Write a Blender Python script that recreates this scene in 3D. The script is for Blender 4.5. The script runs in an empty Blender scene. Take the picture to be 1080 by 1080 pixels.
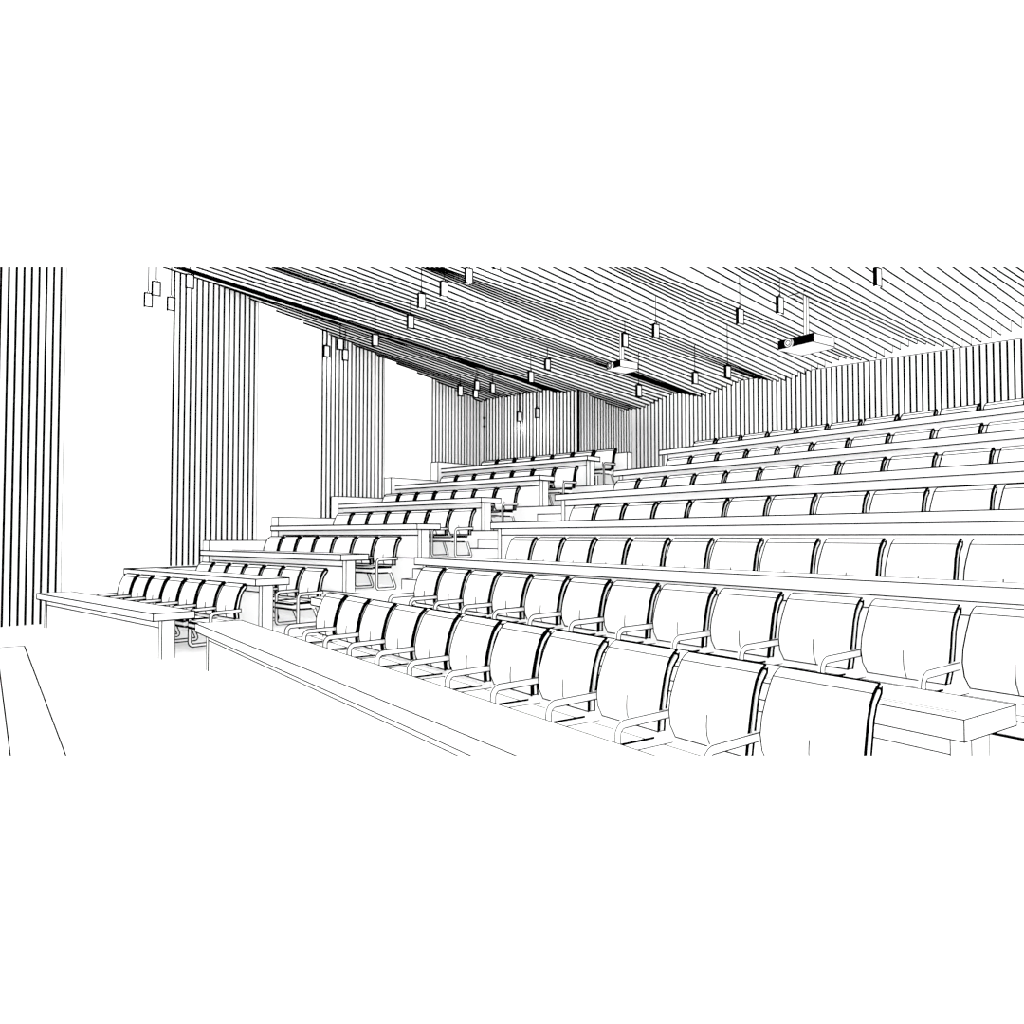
import bpy, math, random
from mathutils import Vector, Matrix
random.seed(4)
S = bpy.context.scene
COL = S.collection

# ------------------------------------------------------------------ camera
EYE = 2.0                                   # eye height above the lowest floor
PITCH = math.atan(25.0/800.0)
cam_data = bpy.data.cameras.new('camera')
cam_data.sensor_width = 36.0
cam_data.lens = 36.0*800.0/1080.0
cam_data.clip_start = 0.02
cam = bpy.data.objects.new('camera', cam_data)
COL.objects.link(cam)
cam.location = (0, 0, EYE)
cam.rotation_euler = (math.pi/2+PITCH, 0, 0)
S.camera = cam

# ------------------------------------------------------------------ world, exposure
w = bpy.data.worlds.new('daylight')
w.use_nodes = True
w.node_tree.nodes['Background'].inputs[0].default_value = (1, 1, 1, 1)
w.node_tree.nodes['Background'].inputs[1].default_value = 1.0
S.world = w
S.cycles.max_bounces = 48
S.cycles.diffuse_bounces = 48
S.view_settings.view_transform = 'Standard'
S.view_settings.look = 'None'
S.view_settings.gamma = 1
S.view_settings.use_curve_mapping = False
S.view_settings.exposure = 0.95

# ------------------------------------------------------------------ materials
def make_mat(name, base, var, rough):
    m = bpy.data.materials.new(name)
    m.use_nodes = True
    nt = m.node_tree
    nt.nodes.clear()
    out = nt.nodes.new('ShaderNodeOutputMaterial')
    d = nt.nodes.new('ShaderNodeBsdfDiffuse')
    d.inputs['Roughness'].default_value = rough
    n = nt.nodes.new('ShaderNodeTexNoise')
    n.inputs['Scale'].default_value = 6
    r = nt.nodes.new('ShaderNodeValToRGB')
    a = max(0.0, base-var)
    r.color_ramp.elements[0].color = (a, a, a, 1)
    r.color_ramp.elements[1].color = (base, base, base, 1)
    nt.links.new(n.outputs['Fac'], r.inputs['Fac'])
    nt.links.new(r.outputs['Color'], d.inputs['Color'])
    nt.links.new(d.outputs['BSDF'], out.inputs['Surface'])
    return m
WHITE = make_mat('matt_white_paint', .985, .01, 0)
BLACK = make_mat('black_ink_edging', .0004, .0003, .5)
MATS = (WHITE, BLACK)

# ------------------------------------------------------------------ the two seating directions
AZL = math.atan2(-848.0, 800.0)
AZR = math.atan2(-558.0, 800.0)
class Frame:
    def __init__(s, az):
        s.u = Vector((math.sin(az), math.cos(az), 0))      # along a row, away from the viewer
        s.v = Vector((math.cos(az), -math.sin(az), 0))     # up the steps
        s.rot = math.atan2(-s.u.y, -s.u.x)                 # local X runs along -u, local Y along v
    def p(s, u, v, z):
        q = s.u*u + s.v*v
        return Vector((q.x, q.y, z))
FL, FR = Frame(AZL), Frame(AZR)
PX = 1/800.0
def rad(p, px=1.1):
    """half width of a line so that it reads as a fine pen stroke at this distance"""
    return max(.0008, px*.68*PX*max(1.0, p.y))

# ------------------------------------------------------------------ mesh builder
class MB:
    def __init__(s):
        s.v, s.f, s.m = [], [], []
    def face(s, pts, mat=0):
        b = len(s.v); s.v.extend(tuple(p) for p in pts); s.f.append(tuple(range(b, b+len(pts)))); s.m.append(mat)
    def hexa(s, c, mat=0):
        """c: 8 corners, bottom loop then top loop"""
        b = len(s.v); s.v.extend(tuple(p) for p in c)
        for q in ((3,2,1,0),(4,5,6,7),(0,1,5,4),(1,2,6,5),(2,3,7,6),(3,0,4,7)):
            s.f.append(tuple(b+i for i in q)); s.m.append(mat)
    def box(s, x0, x1, y0, y1, z0, z1, mat=0, T=None):
        c = [Vector(q) for q in ((x0,y0,z0),(x1,y0,z0),(x1,y1,z0),(x0,y1,z0),(x0,y0,z1),(x1,y0,z1),(x1,y1,z1),(x0,y1,z1))]
        if T: c = [T(q) for q in c]
        s.hexa(c, mat)
        return c
    def line(s, a, b, ra, rb=None):
        a, b = Vector(a), Vector(b)
        if rb is None: rb = ra
        d = b-a
        if d.length < 1e-6: return
        d.normalize()
        e = Vector((0, 0, 1)) if abs(d.z) < .9 else Vector((1, 0, 0))
        x = d.cross(e).normalized(); y = d.cross(x)
        n = len(s.v)
        for P, r in ((a-d*ra*.6, ra), (b+d*rb*.6, rb)):
            for cx, cy in ((1,0),(0,1),(-1,0),(0,-1)):
                s.v.append(tuple(P+(x*cx+y*cy)*r))
        for i in range(4):
            j = (i+1) % 4
            s.f.append((n+i, n+j, n+4+j, n+4+i)); s.m.append(1)
        s.f.append((n+3, n+2, n+1, n)); s.m.append(1)
        s.f.append((n+4, n+5, n+6, n+7)); s.m.append(1)
    def poly(s, pts, r, closed=False):
        n = len(pts)
        for i in range(n if closed else n-1):
            s.line(pts[i], pts[(i+1) % n], r)
    def mesh(s, name):
        me = bpy.data.meshes.new(name)
        me.from_pydata(s.v, [], s.f)
        for m in MATS: me.materials.append(m)
        me.polygons.foreach_set('material_index', s.m)
        me.update()
        return me
def obj(name, me, parent=None, loc=None):
    o = bpy.data.objects.new(name, me)
    COL.objects.link(o)
    if parent: o.parent = parent
    if loc is not None: o.location = loc
    return o
def empty(name, loc, rz=0, label=None, cat=None, group=None):
    o = bpy.data.objects.new(name, None)
    o.empty_display_size = .1
    COL.objects.link(o)
    o.location = loc; o.rotation_euler = (0, 0, rz)
    if label: o['label'] = label
    if cat: o['category'] = cat
    if group: o['group'] = group
    return o
def structure(name, mb, label=None):
    o = obj(name, mb.mesh(name))
    o['kind'] = 'structure'
    if label: o['label'] = label
    return o
def fbox(mb, F, u0, u1, v0, v1, z0, z1, edges='', px=1.0):
    """box given in row coordinates; edges: letters naming the inked edges.
    f/b = front/back top edge, n/r = near/far end top edge, F/B = front/back bottom edge, N = near end bottom edge,
    1 near-front vertical, 2 far-front vertical, 3 near-back vertical, 4 far-back vertical"""
    P = lambda u, v, z: F.p(u, v, z)
    c = [P(u1,v0,z0), P(u0,v0,z0), P(u0,v1,z0), P(u1,v1,z0), P(u1,v0,z1), P(u0,v0,z1), P(u0,v1,z1), P(u1,v1,z1)]
    mb.hexa(c)
    E = {'f':(4,5),'b':(7,6),'n':(5,6),'r':(4,7),'F':(0,1),'B':(3,2),'N':(1,2),'1':(1,5),'2':(0,4),'3':(2,6),'4':(3,7)}
    for k in edges:
        a, b = c[E[k][0]], c[E[k][1]]
        mb.line(a, b, rad(a, px), rad(b, px))

# ------------------------------------------------------------------ floor and walls
mb = MB()
mb.box(-14, 22, 1.0, 34, -.2, 0)
structure('floor', mb)

def striped(mb, A, B, room, z0, z1, pos, width):
    width *= .9
    """grooved panel from A to B (ground points), grooves at distances pos from A"""
    d = (B-A).normalized()
    for t in pos:
        c = A+d*t
        a, b = c-d*width/2, c+d*width/2
        o = room*.012
        mb.hexa([Vector((q.x, q.y, z)) for z in (z0, z1) for q in (a-o, b-o, b+o, a+o)], 1)

# left wall with its four grooved panels
mb = MB()
fbox(mb, FL, 19.6, 19.9, -1.5, 19.4, 0, .9)
for a, b in ((-1.5, 5.6), (8.1, 10.4), (12.5, 14.75), (16.8, 19.4)):
    fbox(mb, FL, 19.6, 19.9, a, b, .9, 9.5)
inward = -FL.u
for v0, v1, z0, last in ((2.6, 5.61, 0.0, 5.50), (8.08, 10.43, 1.23, None), (12.48, 14.80, 1.6, None), (16.79, 19.1, 2.6, None)):
    fbox(mb, FL, 19.58, 19.7, v0, v1, z0, 9.3)
    A, B = FL.p(19.58, v0, 0), FL.p(19.58, v1, 0)
    if last:
        pos = [last-v0-.148*i for i in range(int((last-v0)/.148)+1)]
    else:
        pos = [.02+.1478*i for i in range(int((v1-v0-.02)/.1478)+1)]
    striped(mb, A, B, inward, z0, 9.3, pos, .05)
    e0, e1 = FL.p(19.575, v1, z0), FL.p(19.575, v1, 9.3)
    mb.line(e0, e1, rad(e0, .45), rad(e1, .45))
structure('wall_left', mb)

# back wall behind the left block, with a small pull handle on its hidden door
mb = MB()
fbox(mb, FL, 15.06, 19.6, 19.1, 19.4, 0, 8.6)
A, B = FL.p(19.45, 19.1, 0), FL.p(15.06, 19.1, 0)
striped(mb, A, B, -FL.v, 2.9, 8.5, [.04+.148*i for i in range(30)], .06)
mb.line(FL.p(15.06, 19.09, 2.9), FL.p(15.06, 19.09, 8.5), rad(B, 1.5))
structure('wall_back_left', mb)
mb = MB()
hx, hy = FL.p(19.36, 19.04, 5.93), FL.p(19.36, 19.04, 6.23)
mb.line(hx, hy, .017)
for q in (hx, hy):
    mb.line(q-FL.u*.03+FL.v*.05, q+FL.u*.03, .026)
hh = obj('door_handle', mb.mesh('door_handle'))
hh['label'] = 'small black pull handle on the grooved back wall near the far left corner'
hh['category'] = 'handle'

# return wall and back wall behind the right block
mb = MB()
fbox(mb, FL, 15.06, 15.3, 19.4, 22.4, 0, 8.4)
striped(mb, FL.p(15.06, 19.1, 0), FL.p(15.06, 22.1, 0), -FL.u, 3.0, 8.3, [.1+.148*i for i in range(20)], .055)
structure('wall_return', mb)
mb = MB()
fbox(mb, FL, 1.0, 15.06, 22.1, 22.4, 0, 8.0)
fbox(mb, FL, 1.0, 15.06, 22.06, 22.2, 3.0, 6.85, 'f', .7)
u = 6.41-.1482*34
pos = []
while u < 15.0:
    pos.append(15.06-u); u += .1482
striped(mb, FL.p(15.06, 22.06, 0), FL.p(1.0, 22.06, 0), -FL.v, 3.0, 6.83, pos, .05)
structure('wall_back_right', mb)

# ------------------------------------------------------------------ terraces
FLOOR_Z = {1: 0.0, 2: .25, 3: .865, 4: 1.505, 5: 2.12, 6: 2.755, 7: 3.375}
FLOOR_R = {1: 0.0, 2: .37, 3: .86, 4: 1.50, 5: 2.11, 6: 2.73, 7: 3.35}
# left block desks: near end, front, top height
DL = {1:(12.533,4.922,-1.252),2:(12.68,6.751,-.781),3:(12.82,8.635,-.376),4:(12.81,10.573,.257),5:(12.818,12.525,.907),6:(12.757,14.564,1.543),7:(12.689,16.452,2.184)}
LEN_L = 6.25
# right block desks: far end, front, top height
DR = {1:(11.935,2.610,-1.30),2:(11.98,4.385,-1.0),3:(12.039,6.291,-.39),4:(12.605,8.275,.258),5:(12.828,10.073,.88),6:(13.013,11.934,1.49),7:(13.50,13.93,2.143)}
mb = MB()
for i in range(2, 8):
    v0 = DL[i][1]+.15
    v1 = DL[i+1][1]+.15 if i < 7 else 19.1
    fbox(mb, FL, 12.2, 19.58, v0, v1+.02, FLOOR_Z[i]-.9 if i > 2 else 0, FLOOR_Z[i], 'f', .9)
o = structure('floor', mb)
mb = MB()
for i in range(2, 8):
    v0 = DR[i][1]+.12
    v1 = DR[i+1][1]+.12 if i < 7 else 17.4
    fbox(mb, FR, -.5, DR[i][0]-.02, v0, v1+.02, FLOOR_R[i]-.9 if i > 2 else 0, FLOOR_R[i], '', .9)
o = structure('floor', mb)
# aisle steps between the blocks
for i in range(2, 8):
    mb = MB()
    u1, v0 = DL[i][0]-.0, DL[i][1]+.15
    n = 3 if i > 2 else 1
    rise = (FLOOR_Z[i]-FLOOR_Z[i-1])/(n if n > 1 else 2)
    for k in range(1, n):
        zt = FLOOR_Z[i]-rise*k
        fbox(mb, FL, u1-1.6, u1-.05, v0-.3*k, v0-.3*(k-1), zt-rise, zt, 'f2r', .9)
    if n > 1: structure('floor', mb)

# parapets at the wall side of the left block, one at the aisle end of its back row
for i, (zt, v0, v1) in {2:(-.775,6.79,8.6),3:(-.1244,8.69,10.55),4:(.506,10.6,12.45),5:(1.138,12.49,14.35),6:(1.788,14.4,16.3),7:(2.41,16.3,18.1)}.items():
    mb = MB()
    fbox(mb, FL, 18.7, 19.04, v0, v1, FLOOR_Z[i], zt+EYE, 'fnr12', .8)
    structure('parapet_%d' % i, mb)
mb = MB()
fbox(mb, FL, 12.59, 13.6, 18.2, 18.44, 3.3, 4.41, 'fnb13', .8)
structure('parapet_8', mb)

# flat raised strip on the floor at the lower left
mb = MB()
fbox(mb, FR, 4.0, 16.2, .24, .65, 0, .02, '')
for a, b in (((16.2,.24),(4.0,.24)), ((16.2,.65),(4.0,.65)), ((16.2,.1),(16.2,.65))):
    p, q = FR.p(a[0], a[1], .02), FR.p(b[0], b[1], .02)
    mb.line(p, q, rad(p, 1.1), rad(q, 1.1))
fbox(mb, FR, 4.0, 16.2, -.6, .24, 0, .018, '')
a, b = FR.p(16.2, -.6, .02), FR.p(16.2, .24, .02)
mb.line(a, b, rad(a, .8))
st = obj('platform', mb.mesh('platform'))
st['label'] = 'long low flat platform strip on the open floor at the lower left'
st['category'] = 'platform'

# ------------------------------------------------------------------ ceiling: a wave of hanging slats open to the daylight above
BLADES = [[0.334, 5.289, 9.227, 12.654, 13.372, 6.48],
[0.22, 5.453, 9.187, 12.539, 13.535, 6.44],
[0.106, 5.617, 9.157, 12.425, 13.699, 6.41],
[-0.008, 5.78, 9.127, 12.311, 13.863, 6.38],
[-0.123, 5.944, 9.087, 12.197, 14.027, 6.34],
[-0.237, 6.108, 9.057, 12.082, 14.191, 6.31],
[-0.351, 6.272, 9.027, 11.968, 14.355, 6.28],
[-0.466, 6.436, 9.007, 11.854, 14.519, 6.26],
[-0.58, 6.6, 9.037, 11.739, 14.683, 6.29],
[-0.694, 6.764, 9.097, 11.625, 14.846, 6.35],
[8.964, 13.339, 6.768, 11.512, 15.011, 6.41],
[8.851, 13.504, 6.827, 11.394, 15.172, 6.471],
[8.768, 13.688, 6.893, 11.282, 15.338, 6.53],
[8.669, 13.862, 6.956, 11.168, 15.502, 6.53],
[8.547, 14.021, 7.012, 11.053, 15.666, 6.5],
[8.271, 14.079, 7.033, 10.94, 15.83, 6.46],
[8.008, 14.145, 7.057, 10.825, 15.994, 6.425],
[7.671, 14.163, 7.063, 10.708, 16.155, 6.387],
[7.335, 14.181, 7.07, 10.594, 16.32, 6.357],
[7.011, 14.208, 7.079, 10.483, 16.486, 6.327],
[6.704, 14.245, 7.092, 10.365, 16.648, 6.282],
[6.377, 14.27, 7.101, 10.25, 16.811, 6.263],
[6.049, 14.293, 7.11, 10.14, 16.977, 6.25],
[5.704, 14.306, 7.114, 10.023, 17.139, 6.292],
[5.403, 14.347, 7.129, 9.91, 17.304, 6.346],
[5.157, 14.425, 7.157, 9.797, 17.469, 6.407],
[4.929, 14.514, 7.188, 9.678, 17.63, 6.485],
[4.795, 14.665, 7.242, 9.563, 17.793, 6.534],
[4.684, 14.831, 7.302, 9.45, 17.958, 6.515],
[4.6, 15.015, 7.367, 9.34, 18.125, 6.484],
[4.511, 15.195, 7.432, 9.223, 18.287, 6.447],
[4.299, 15.295, 7.468, 9.111, 18.452, 6.398],
[3.997, 15.336, 7.482, 8.995, 18.615, 6.382],
[3.646, 15.344, 7.485, 8.879, 18.778, 6.36],
[3.006, 15.163, 7.42, 8.767, 18.943, 6.416],
[2.687, 15.193, 7.431, 8.654, 19.108, 6.476],
[2.489, 15.302, 7.47, 8.536, 19.269, 6.532],
[2.368, 15.461, 7.527, 8.42, 19.432, 6.53],
[2.272, 15.637, 7.59, 8.311, 19.599, 6.49],
[2.172, 15.81, 7.652, 8.194, 19.761, 6.437],
[2.07, 15.982, 7.713, 8.076, 19.923, 6.418],
[1.854, 16.079, 7.748, 7.968, 20.091, 6.383],
[1.553, 16.121, 7.763, 7.851, 20.253, 6.35],
[1.224, 16.144, 7.771, 7.735, 20.416, 6.312],
[0.894, 16.166, 7.779, 7.622, 20.581, 6.281],
[0.562, 16.187, 7.787, 7.504, 20.742, 6.272],
[0.205, 16.192, 7.788, 7.39, 20.906, 6.28],
[-0.103, 16.229, 7.802, 7.275, 21.07, 6.318],
[-0.436, 16.249, 7.809, 7.164, 21.236, 6.39],
[-0.771, 16.268, 7.816, 7.047, 21.397, 6.448],
[-1.106, 16.287, 7.822, 6.932, 21.561, 6.509],
[-1.369, 16.354, 7.846, 6.818, 21.725, 6.53],
[-1.56, 16.467, 7.887, 6.703, 21.889, 6.528],
[-1.68, 16.627, 7.944, 6.596, 22.057, 6.481],
[-1.803, 16.786, 8.001, 6.48, 22.22, 6.436],
[-1.926, 16.943, 8.057, 6.364, 22.383, 6.41],
[-2.052, 17.1, 8.113, 6.247, 22.545, 6.374],
[-2.205, 17.238, 8.162, 6.133, 22.709, 6.345],
[-2.46, 17.31, 8.188, 6.022, 22.875, 6.291],
[-2.816, 17.315, 8.19, 5.909, 23.04, 6.276],
[-3.246, 17.272, 8.174, 5.792, 23.202, 6.281],
[-3.565, 17.301, 8.185, 5.682, 23.368, 6.33],
[-3.886, 17.33, 8.195, 5.563, 23.529, 6.391],
[-4.219, 17.35, 8.202, 5.454, 23.696, 6.45],
[-4.542, 17.377, 8.212, 5.338, 23.859, 6.51],
[-4.888, 17.389, 8.216, 5.219, 24.02, 6.531],
[-5.177, 17.438, 8.234, 5.102, 24.182, 6.522],
[-5.376, 17.547, 8.273, 4.992, 24.349, 6.471],
[-5.557, 17.666, 8.315, 4.876, 24.511, 6.431],
[-5.685, 17.821, 8.371, 4.759, 24.674, 6.402],
[-5.87, 17.939, 8.413, 4.652, 24.843, 6.367],
[-6.279, 17.91, 8.402, 4.537, 25.006, 6.327],
[-6.588, 17.945, 8.415, 4.42, 25.168, 6.291],
[-6.922, 17.965, 8.422, 4.31, 25.335, 6.277],
[-7.245, 17.992, 8.432, 4.193, 25.497, 6.291],
[-7.569, 18.019, 8.441, 4.076, 25.659, 6.302],
[-7.915, 18.03, 8.445, 3.957, 25.819, 6.309],
[-8.077, 18.163, 8.493, 3.846, 25.986, 6.287],
[-8.235, 18.298, 8.541, 1.598, 24.75, 6.706],
[-8.52, 18.35, 8.56, 1.441, 24.886, 6.747],
[-7.388, 19.332, 8.807, 1.29, 25.025, 6.872],
[-7.502, 19.496, 8.782, 1.142, 25.167, 6.855],
[-7.616, 19.66, 8.754, 0.994, 25.309, 6.834],
[-7.731, 19.823, 8.744, 0.846, 25.451, 6.832],
[-7.845, 19.987, 8.748, 0.699, 25.593, 6.843],
[-7.892, 20.195, 8.743, 0.551, 25.735, 6.861],
[-7.302, 20.821, 8.58, 0.403, 25.877, 6.862],
[-6.712, 21.447, 8.412, 0.244, 26.011, 6.862],
[-6.11, 22.081, 8.239, 0.096, 26.153, 6.856],
[-5.52, 22.707, 8.075, -0.052, 26.295, 6.856],
[-4.93, 23.333, 7.922, -0.2, 26.437, 6.868],
[-4.34, 23.959, 7.769, -0.347, 26.578, 6.879],
[-3.75, 24.585, 7.613, -0.495, 26.72, 6.887],
[-3.159, 25.211, 7.445, -0.643, 26.862, 6.884],
[-2.569, 25.837, 7.273, -0.791, 27.004, 6.876],
[-1.979, 26.464, 7.095, -0.95, 27.139, 6.866],
[-1.389, 27.09, 6.916, -1.098, 27.28, 6.851]]
mb = MB()
side = FR.u*.012
H = .30
for ax, ay, az, bx, by, bz in BLADES:
    A, B = Vector((ax, ay, az)), Vector((bx, by, bz))
    up = Vector((0, 0, H))
    mb.hexa([A-side, A+side, B+side, B-side, A-side+up, A+side+up, B+side+up, B-side+up])
    mb.line(A, B, rad(A, 1.75), rad(B, 1.45))
    mb.line(B-side, B-side+Vector((0, 0, H*.95)), rad(B, .8))
structure('ceiling', mb)

# ------------------------------------------------------------------ desks
def make_desk(F, u_far, u_near, v0, z_top, z_floor, depth, label, group, slot=False, far_leg=True):
    """local X from the far end towards the near end, local Y up the steps"""
    L = u_far-u_near
    base = F.p(u_far, v0, z_floor)
    root = empty('desk', base, F.rot, label, 'desk', group)
    h = z_top-z_floor
    T = .12
    M = Matrix.Translation(base) @ Matrix.Rotation(F.rot, 4, 'Z')
    R = lambda x, y, z, px=1.1: rad(M @ Vector((x, y, z)), px)
    def ln(mb, a, b, px=1.1): mb.line(a, b, R(*a, px), R(*b, px))
    mb = MB()
    mb.box(0, L, 0, depth, h-T, h)
    for a, b, px in (((0,0,h),(L,0,h),1.1),((0,depth,h),(L,depth,h),1.1),((0,0,h),(0,depth,h),.9),((L,0,h),(L,depth,h),1.0),
                 ((0,0,h-T),(L,0,h-T),1.1),((L,0,h-T),(L,depth,h-T),1.1),((L,0,h-T),(L,0,h),1.1),((0,0,h-T),(0,0,h),1.1),((L,depth,h-T),(L,depth,h),1.0)):
        ln(mb, a, b, px)
    if slot:
        for y in (.13, .175):
            ln(mb, (L-2.6, y, h+.001), (L-.12, y, h+.001), .6)
        ln(mb, (L-.12, .13, h+.001), (L-.12, .175, h+.001), .35)
        ln(mb, (L, .155, h), (L, .155, h-T), .8)
    obj('desktop', mb.mesh('desktop'), root)
    mb = MB()
    x0, x1 = .16, L-.15
    mb.box(x0, x1, .155, .185, h-.245, h-T)
    ln(mb, (x0, .155, h-.245), (x1, .155, h-.245), 1.0)
    obj('apron', mb.mesh('apron'), root)
    mb = MB()
    mb.box(x0, x1, .165, .185, 0, h-.245)
    obj('modesty_panel', mb.mesh('modesty_panel'), root)
    for x, far in ((L-.03, False), (.15, True)):
        mb = MB()
        a, b = x-.115, x
        y1 = .22 if far else .36
        mb.box(a, b, .15, y1, 0, h-T)
        for q in ((b, .15), (b, y1), (a, .15)):
            ln(mb, (q[0], q[1], 0), (q[0], q[1], h-T), .9 if q[1] < .2 else .7)
        obj('leg', mb.mesh('leg'), root)
    return root
ORD = ['first', 'second', 'third', 'fourth', 'fifth', 'sixth', 'seventh', 'eighth', 'ninth', 'tenth', 'eleventh', 'twelfth', 'thirteenth']
ROWN = ['front', 'second', 'third', 'fourth', 'fifth', 'sixth', 'back']
for i in range(1, 8):
    un, v0, z = DL[i]
    make_desk(FL, un+LEN_L, un, v0, z+EYE, FLOOR_Z[i], .67 if i < 6 else .57,
              'long white desk of the %s row in the left seating block' % ROWN[i-1], 'long desks in tiered rows')
for i in range(1, 8):
    uf, v0, z = DR[i]
    un = 2.0 if i != 1 else 2.0
    make_desk(FR, uf, un, v0, z+EYE, FLOOR_R[i], .67 if i != 2 else .64,
              'long white desk of the %s row in the right seating block' % ROWN[i-1], 'long desks in tiered rows', slot=(i == 2))

# ------------------------------------------------------------------ chairs
FRONT = [(.075,.52),(.052,.60),(.054,.70),(.072,.80),(.105,.91),(.148,1.01),(.178,1.055),(.212,1.085),(.245,1.10)]
REAR = [(.145,.52),(.122,.60),(.124,.70),(.140,.80),(.172,.91),(.212,.985),(.240,1.015),(.268,1.045),(.278,1.08)]
HW = [.305,.332,.346,.347,.340,.335,.335,.333,.33]
def back_mesh(r):
    mb = MB()
    n = len(FRONT)
    def at(i, f): return (FRONT[i][0]*(1-f)+REAR[i][0]*f, FRONT[i][1]*(1-f)+REAR[i][1]*f)
    cuts = [0, .34, .40, .46, .80, 1]
    cols = [1, 0, 1, 0, 1] if r < .006 else [1, 1, 1, 0, 1]
    for i in range(n-1):
        h0, h1 = HW[i], HW[i+1]
        (ya, za), (yb, zb) = FRONT[i], FRONT[i+1]
        mb.face([(-h0,ya,za),(h0,ya,za),(h1,yb,zb),(-h1,yb,zb)])
        (yc, zc), (yd, zd) = REAR[i], REAR[i+1]
        mb.face([(h0,yc,zc),(-h0,yc,zc),(-h1,yd,zd),(h1,yd,zd)])
        for s in (1, -1):
            for k in range(5):
                p, q = at(i, cuts[k]), at(i, cuts[k+1]); p2, q2 = at(i+1, cuts[k]), at(i+1, cuts[k+1])
                F4 = [(s*h0,p[0],p[1]),(s*h0,q[0],q[1]),(s*h1,q2[0],q2[1]),(s*h1,p2[0],p2[1])]
                mb.face(F4 if s > 0 else F4[::-1], cols[k])
    h = HW[-1]
    mb.face([(-h,)+FRONT[-1], (h,)+FRONT[-1], (h,)+REAR[-1], (-h,)+REAR[-1]])
    h = HW[0]
    mb.face([(h,)+FRONT[0], (-h,)+FRONT[0], (-h,)+REAR[0], (h,)+REAR[0]])
    for s in (-1, 1):
        mb.poly([(s*HW[i], FRONT[i][0], FRONT[i][1]) for i in range(n)], r*(1.2 if s < 0 else (1.5 if r < .006 else 2.0)))
        mb.poly([(s*HW[i], REAR[i][0], REAR[i][1]) for i in range(n)], r*(.6 if s < 0 else 1.5))
    # ridge, seam under the rolled top, bottom hem
    mb.line((-HW[-1], FRONT[-1][0]+.01, 1.10), (HW[-1], FRONT[-1][0]+.01, 1.10), r*1.6)
    mb.line((-HW[6], FRONT[6][0]-.004, FRONT[6][1]), (HW[6], FRONT[6][0]-.004, FRONT[6][1]), r*.8)
    mb.poly([(HW[-1],.20,1.065),(HW[-1],.235,1.078),(HW[-1],.262,1.07),(HW[-1],.262,1.05)], max(.010, r*1.1))
    mb.line((-HW[0], .075, .52), (HW[0], .075, .52), r*1.2)
    mb.line((HW[0], .075, .52), (HW[0], .145, .52), r*.9)
    # centre crease
    mb.poly([(.0,.056,.735),(.003,.047,.66),(.008,.046,.60),(.016,.068,.53)], r*.8)
    return mb.mesh('backrest')
def seat_mesh(r):
    mb = MB()
    hw, y0, y1, z0, z1 = .30, -.47, .04, .34, .485
    prof = [(y1,z0+.01),(y1,z1),(y0+.06,z1),(y0+.015,z1-.03),(y0,z1-.07),(y0+.015,z0+.02),(y0+.06,z0)]
    n = len(prof)
    for i in range(n):
        a, b = prof[i], prof[(i+1) % n]
        mb.face([(-hw,a[0],a[1]),(hw,a[0],a[1]),(hw,b[0],b[1]),(-hw,b[0],b[1])])
    for s in (-1, 1):
        pts = [(s*hw, a, b) for a, b in prof]
        mb.face(pts if s < 0 else pts[::-1])
        # piping bands along the top and bottom of the cushion
        x0, x1 = (hw, hw+.006) if s > 0 else (-hw-.006, -hw)
        t = .036 if r > .0105 else .009
        mb.box(x0, x1, y0+.03, y1, z1-t-.002, z1-.002, 1)
        mb.box(x0, x1, y0+.03, y1, z0-.002, z0-.002+t, 1)
    t = .036 if r > .0105 else .009
    mb.box(-hw, hw, y0-.004, y0+.03, z0+.005, z0+.005+t, 1)
    if r > .0105: mb.box(-hw, hw, y0-.002, y0+.045, z1-.05, z1-.05+t, 1)
    mb.line((-hw, y0+.015, z1-.03), (hw, y0+.015, z1-.03), r)
    mb.line((-hw, y0+.06, z1), (hw, y0+.06, z1), r*.7)
    mb.line((-hw, -.05, z1), (hw, -.05, z1), r*.9)
    mb.line((-hw, y0+.06, z1), (-hw, y1, z1), r*1.1)
    mb.line((hw, y0+.06, z1), (hw, y1, z1), r*.9)
    return mb.mesh('seat')
def arc(cy, cz, rr, a0, a1, n=5):
    return [(cy+rr*math.cos(math.radians(a0+(a1-a0)*i/n)), cz+rr*math.sin(math.radians(a0+(a1-a0)*i/n))) for i in range(n+1)]
def frame_mesh(r, x):
    """flat bent tube: armrest, front leg, floor runner and raked rear leg"""
    mb = MB()
    w = .056
    path = [(.15,.658),(-.29,.646)]+arc(-.31,.569,.077,85,180)+arc(-.32,.095,.067,180,268)+[(.04,.030)]+arc(.055,.06,.032,-80,25,3)+[(-.03,.34)]
    n = len(path)
    N = []
    for i in range(n):
        a = Vector(path[max(0, i-1)]); b = Vector(path[min(n-1, i+1)])
        d = (b-a).normalized(); N.append(Vector((-d.y, d.x)))
    i0 = [Vector(p)+q*w/2 for p, q in zip(path, N)]
    i1 = [Vector(p)-q*w/2 for p, q in zip(path, N)]
    xa, xb = x-.012, x+.012
    for i in range(n-1):
        a, b, c, d = i0[i], i0[i+1], i1[i+1], i1[i]
        q = [(a.x,a.y),(b.x,b.y),(c.x,c.y),(d.x,d.y)]
        c8 = [(xa,)+p for p in q]+[(xb,)+p for p in q]
        mb.hexa(c8)
    mb.poly([(xb, p.x, p.y) for p in i0], r*.85)
    mb.poly([(xb, p.x, p.y) for p in i1], r*.85)
    mb.line((xb, i0[0].x, i0[0].y), (xb, i1[0].x, i1[0].y), r*.85)
    # short bracket to the cushion
    s = -1 if x > 0 else 1
    mb.box(min(x, x+s*.07), max(x, x+s*.07), -.05, -.02, .355, .385)
    mb.box(min(x, x+s*.07), max(x, x+s*.07), .09, .12, .655, .69)
    return mb.mesh('armrest_frame')
CACHE = {}
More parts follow.
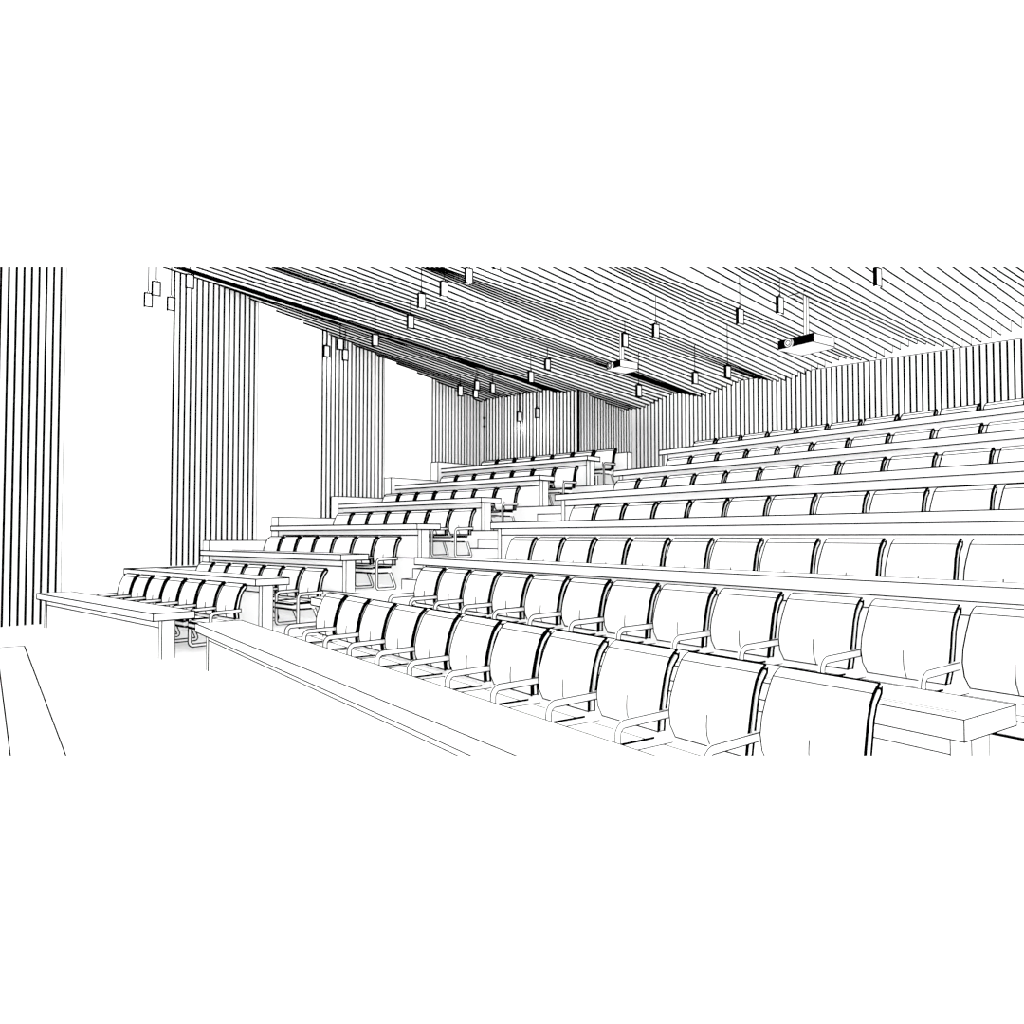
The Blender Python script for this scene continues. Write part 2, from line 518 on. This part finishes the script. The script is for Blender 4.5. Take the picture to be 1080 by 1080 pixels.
def chair_meshes(r):
    k = round(math.log(r)/math.log(1.15))
    if k not in CACHE:
        rr = 1.15**k
        CACHE[k] = (back_mesh(rr), seat_mesh(rr), frame_mesh(rr, .362), frame_mesh(rr, -.362))
    return CACHE[k]
def place_chair(F, P, label, group, left_arm):
    """P: rear top corner of the backrest at its near side"""
    off = -F.u*.335 + F.v*.262
    base = P-off-Vector((0, 0, 1.10))
    root = empty('lecture_chair', base, F.rot, label, 'chair', group)
    r = rad(base, 1.05)
    b, s, fr, fl = chair_meshes(r)
    obj('backrest', b, root); obj('seat', s, root); obj('armrest_frame', fr, root)
    if left_arm: obj('armrest_frame', fl, root)
    return root
ROWS = {  # first chair's corner (x, y, height above eye), number of chairs
 'R1': ((-2.33,10.806,-.855), 11), 'R2': ((-1.059,12.171,-.528), 13), 'R3': ((.443,13.274,-.038), 12),
 'R4': ((1.674,14.652,.59), 12), 'R5': ((2.773,16.401,1.227), 12), 'R6': ((4.168,17.53,1.838), 11),
 'R7': ((5.218,19.29,2.462), 11),
 'L1': ((-7.964,16.263,-.836), 7), 'L2': ((-6.953,17.793,-.64), 7), 'L3': ((-5.737,19.129,-.033), 7),
 'L4': ((-4.222,20.222,.599), 7), 'L5': ((-3.216,21.907,1.207), 7), 'L6': ((-1.664,23.198,1.833), 7),
 'L7': ((-.458,24.558,2.445), 7)}
for key, (p, n) in ROWS.items():
    F = FL if key[0] == 'L' else FR
    i = int(key[1])
    block = 'left' if key[0] == 'L' else 'right'
    zf = (FLOOR_Z if key[0] == 'L' else FLOOR_R)[i]
    for k in range(n):
        sc = 1.015 if key[0] == 'L' else 1.0
        P = (Vector(p)-F.u*.78*k)*sc+Vector((0, 0, EYE))
        num = ORD[k] if k or n else 'first'
        lab = 'white rolled-back armchair, %s from the left end of the %s row, %s block' % (num, ROWN[i-1], block)
        place_chair(F, P, lab, '%s row chairs of the %s block' % (ROWN[i-1], block), k == 0)

# ------------------------------------------------------------------ pendant lamps
PEND = [(-8.57, 17.71, 7.39, 0.316, 9.13),
 (-8.1, 17.1, 7.46, 0.316, 9.13),
 (-8.33, 18.37, 7.5, 0.316, 9.03),
 (-7.6, 17.71, 7.83, 0.316, 8.98),
 (-5.49, 22.3, 7.29, 0.325, 8.17),
 (-4.88, 21.39, 7.28, 0.299, 8.18),
 (-4.95, 22.35, 7.2, 0.312, 8.09),
 (-3.64, 20.02, 7.04, 0.305, 8.13),
 (-2.53, 18.75, 7.16, 0.322, 8.1),
 (-1.99, 16.53, 7.0, 0.316, 8.25),
 (-1.45, 16.0, 7.09, 0.316, 8.23),
 (-0.92, 16.0, 7.37, 0.316, 8.15),
 (-1.7, 24.79, 6.59, 0.329, 7.33),
 (-1.12, 24.1, 6.65, 0.289, 7.31),
 (-1.2, 24.8, 6.53, 0.251, 7.25),
 (-0.62, 24.24, 6.58, 0.306, 7.22),
 (0.54, 21.65, 6.39, 0.315, 7.32),
 (0.99, 21.05, 6.63, 0.301, 7.31),
 (0.24, 25.85, 5.91, 0.31, 6.92),
 (0.84, 24.86, 5.88, 0.314, 6.93),
 (2.75, 18.34, 6.59, 0.326, 7.34),
 (3.25, 17.01, 6.47, 0.302, 7.4),
 (3.44, 20.48, 5.77, 0.311, 7.0),
 (4.67, 19.25, 5.87, 0.292, 6.94),
 (5.13, 17.94, 5.75, 0.284, 7.01),
 (4.72, 15.58, 6.38, 0.307, 7.33),
 (5.44, 15.27, 6.51, 0.33, 7.25),
 (6.53, 13.41, 6.45, 0.316, 7.28),
 (-0.33, 16.21, 7.74, 0.317, 8.03)]
order = sorted(range(len(PEND)), key=lambda i: PEND[i][0]/PEND[i][1])
TENS = {20: 'twentieth', 30: 'thirtieth'}
def ordinal(n):
    base = ['first','second','third','fourth','fifth','sixth','seventh','eighth','ninth','tenth','eleventh','twelfth','thirteenth','fourteenth','fifteenth','sixteenth','seventeenth','eighteenth','nineteenth']
    if n < 20: return base[n-1]
    if n == 20: return 'twentieth'
    return 'twenty-'+base[n-21]
for rank, i in enumerate(order):
    x, y, zb, h, zc = PEND[i]
    root = empty('pendant_lamp', (x, y, zb), FR.rot,
                 'small white box pendant lamp on a thin cord, %s counting from the left' % ordinal(rank+1), 'lamp', 'pendant lamps under the slatted ceiling')
    r = rad(Vector((x, y, 0)), 1.5)
    mb = MB()
    a, b = .026, .083
    mb.box(-a, a, -b, b, 0, h)
    # dark recessed strip on the face turned to the front of the room
    mb.box(-a, a, -b-.004, -b, 0, h, 1)
    for (p, q) in (((a,-b,0),(a,-b,h)), ((a,b,0),(a,b,h)), ((a,-b,0),(a,b,0)), ((a,-b,h),(a,b,h)), ((-a,-b,0),(a,-b,0)), ((-a,-b,h),(-a,-b,0)), ((-a,-b,h),(a,-b,h))):
        mb.line(p, q, r*.8)
    obj('lamp_shade', mb.mesh('lamp_shade'), root)
    mb = MB()
    t = .045
    for p in ((a*.6,-b*.5),(a*.6,b*.5),(-a*.6,b*.5),(-a*.6,-b*.5)):
        mb.line((p[0], p[1], h), (0, 0, h+.09), r*.35)
    obj('lamp_cap', mb.mesh('lamp_cap'), root)
    mb = MB()
    mb.line((0, 0, h+.07), (0, 0, zc-zb+.05), r*.6)
    obj('cord', mb.mesh('cord'), root)

    ld = bpy.data.lights.new('lamp_glow', 'POINT')
    ld.energy = 5.0; ld.shadow_soft_size = .12
    lo = bpy.data.objects.new('lamp_glow', ld)
    COL.objects.link(lo); lo.parent = root; lo.location = (0, 0, -.2)

# ------------------------------------------------------------------ projectors
def tube(mb, p, q, rr, n=12, mat=0, lines=0):
    p, q = Vector(p), Vector(q)
    d = (q-p).normalized(); e = Vector((0, 0, 1)) if abs(d.z) < .9 else Vector((1, 0, 0))
    x = d.cross(e).normalized(); y = d.cross(x)
    b = len(mb.v)
    for P in (p, q):
        for i in range(n):
            t = 2*math.pi*i/n
            mb.v.append(tuple(P+(x*math.cos(t)+y*math.sin(t))*rr))
    for i in range(n):
        j = (i+1) % n
        mb.f.append((b+i, b+j, b+n+j, b+n+i)); mb.m.append(mat)
    mb.f.append(tuple(b+i for i in range(n))[::-1]); mb.m.append(mat)
    mb.f.append(tuple(b+n+i for i in range(n))); mb.m.append(mat)
def projector(loc, W, D, Hh, lens_x, pole_top, label, plate):
    root = empty('projector', loc, FR.rot, label, 'projector', 'ceiling projectors')
    r = rad(Vector(loc), 1.1)
    mb = MB()
    # housing: front face along X, slightly narrower underside
    c = [(.06,.05,0),(W-.03,.05,0),(W-.03,D,0),(.06,D,0),(0,0,.03),(W,0,.03),(W,D,.03),(0,D,.03)]
    mb.hexa([Vector(q) for q in c])
    mb.box(0, W, 0, D, .03, Hh)
    for p, q in (((0,D,.03),(W,D,.03)),((W,0,.03),(W,D,.03)),((W,0,Hh),(W,D,Hh)),((W,D,.03),(W,D,Hh)),((W,0,.03),(W,0,Hh)),((0,0,.03),(0,D,.03)),((.06,.05,0),(.06,D,0)),((.06,D,0),(W-.03,D,0))):
        mb.line(p, q, r*.7)
    obj('housing', mb.mesh('housing'), root)
    mb = MB()
    mb.box(.01, W-.005, -.02, 0, .03, Hh, 1)
    obj('front_grille', mb.mesh('front_grille'), root)
    mb = MB()
    zc, rr = Hh*.5, Hh*.42
    tube(mb, (lens_x, -.02, zc), (lens_x, -.08, zc), rr, 20, 0)
    for q, f in ((-.082, 1.0), (-.082, .55)):
        pts = [(lens_x+rr*f*math.cos(t*math.pi/10), q, zc+rr*f*math.sin(t*math.pi/10)) for t in range(20)]
        mb.poly(pts, r*.8, True)
    obj('lens', mb.mesh('lens'), root)
    mb = MB()
    pxx, pw = W*.57, .032
    mb.box(pxx-pw, pxx+pw, D*.35, D*.35+.09, Hh, pole_top)
    for q in ((pxx-pw, D*.35), (pxx+pw, D*.35), (pxx+pw, D*.35+.09)):
        mb.line((q[0], q[1], Hh), (q[0], q[1], pole_top), r*.6)
    obj('pole', mb.mesh('pole'), root)
    if plate:
        mb = MB()
        a, b, c0, d = pxx-.30, pxx+.30, D*.35-.18, D*.35+.42
        mb.box(a, b, c0, d, pole_top, pole_top+.03)
        for p, q in (((a,c0),(b,c0)),((b,c0),(b,d)),((a,c0),(a,d)),((a,d),(b,d))):
            mb.line((p[0],p[1],pole_top), (q[0],q[1],pole_top), r*.8)
        obj('ceiling_plate', mb.mesh('ceiling_plate'), root)
projector((5.72,16.19,5.96), .85, .74, .215, .30, 1.16, 'large white ceiling projector with black front on a pole at the right', True)
projector((2.42,19.25,6.20), .50, .60, .20, .19, .955, 'small white ceiling projector with black front near the middle of the room', False)

# ------------------------------------------------------------------ section cuts
# The drawing shows the hall between two section planes through the eye; only what lies between them is modelled.
bpy.context.view_layer.update()
C = Vector((0, 0, EYE))
def plane_normal(ypix, up):
    a = PITCH+math.atan((540-ypix)/800.0)
    d = Vector((0, math.cos(a), math.sin(a)))
    n = Vector((1, 0, 0)).cross(d)
    return n if up else -n
import bmesh
CUTS = [plane_normal(281.6, True), plane_normal(797.2, False)]
for o in list(COL.objects):
    if o.type != 'MESH': continue
    mw = o.matrix_world
    vs = [mw @ v.co for v in o.data.vertices]
    if not vs or max(q.y for q in vs) < .3: continue
    for n in CUTS:
        ds = [(q-C).dot(n) for q in vs]
        if max(ds) > 1e-4:
            if min(ds) > -1e-4:
                COL.objects.unlink(o); break
            me = o.data.copy(); o.data = me
            inv = mw.inverted()
            nl = (mw.to_3x3().transposed() @ n).normalized()
            bm = bmesh.new(); bm.from_mesh(me)
            bmesh.ops.bisect_plane(bm, geom=bm.verts[:]+bm.edges[:]+bm.faces[:], plane_co=inv @ C, plane_no=nl, clear_outer=True)
            bm.to_mesh(me); bm.free()
for o in list(COL.objects):
    if o.type == 'EMPTY' and not [c for c in o.children if c.name in COL.objects]:
        bpy.data.objects.remove(o)
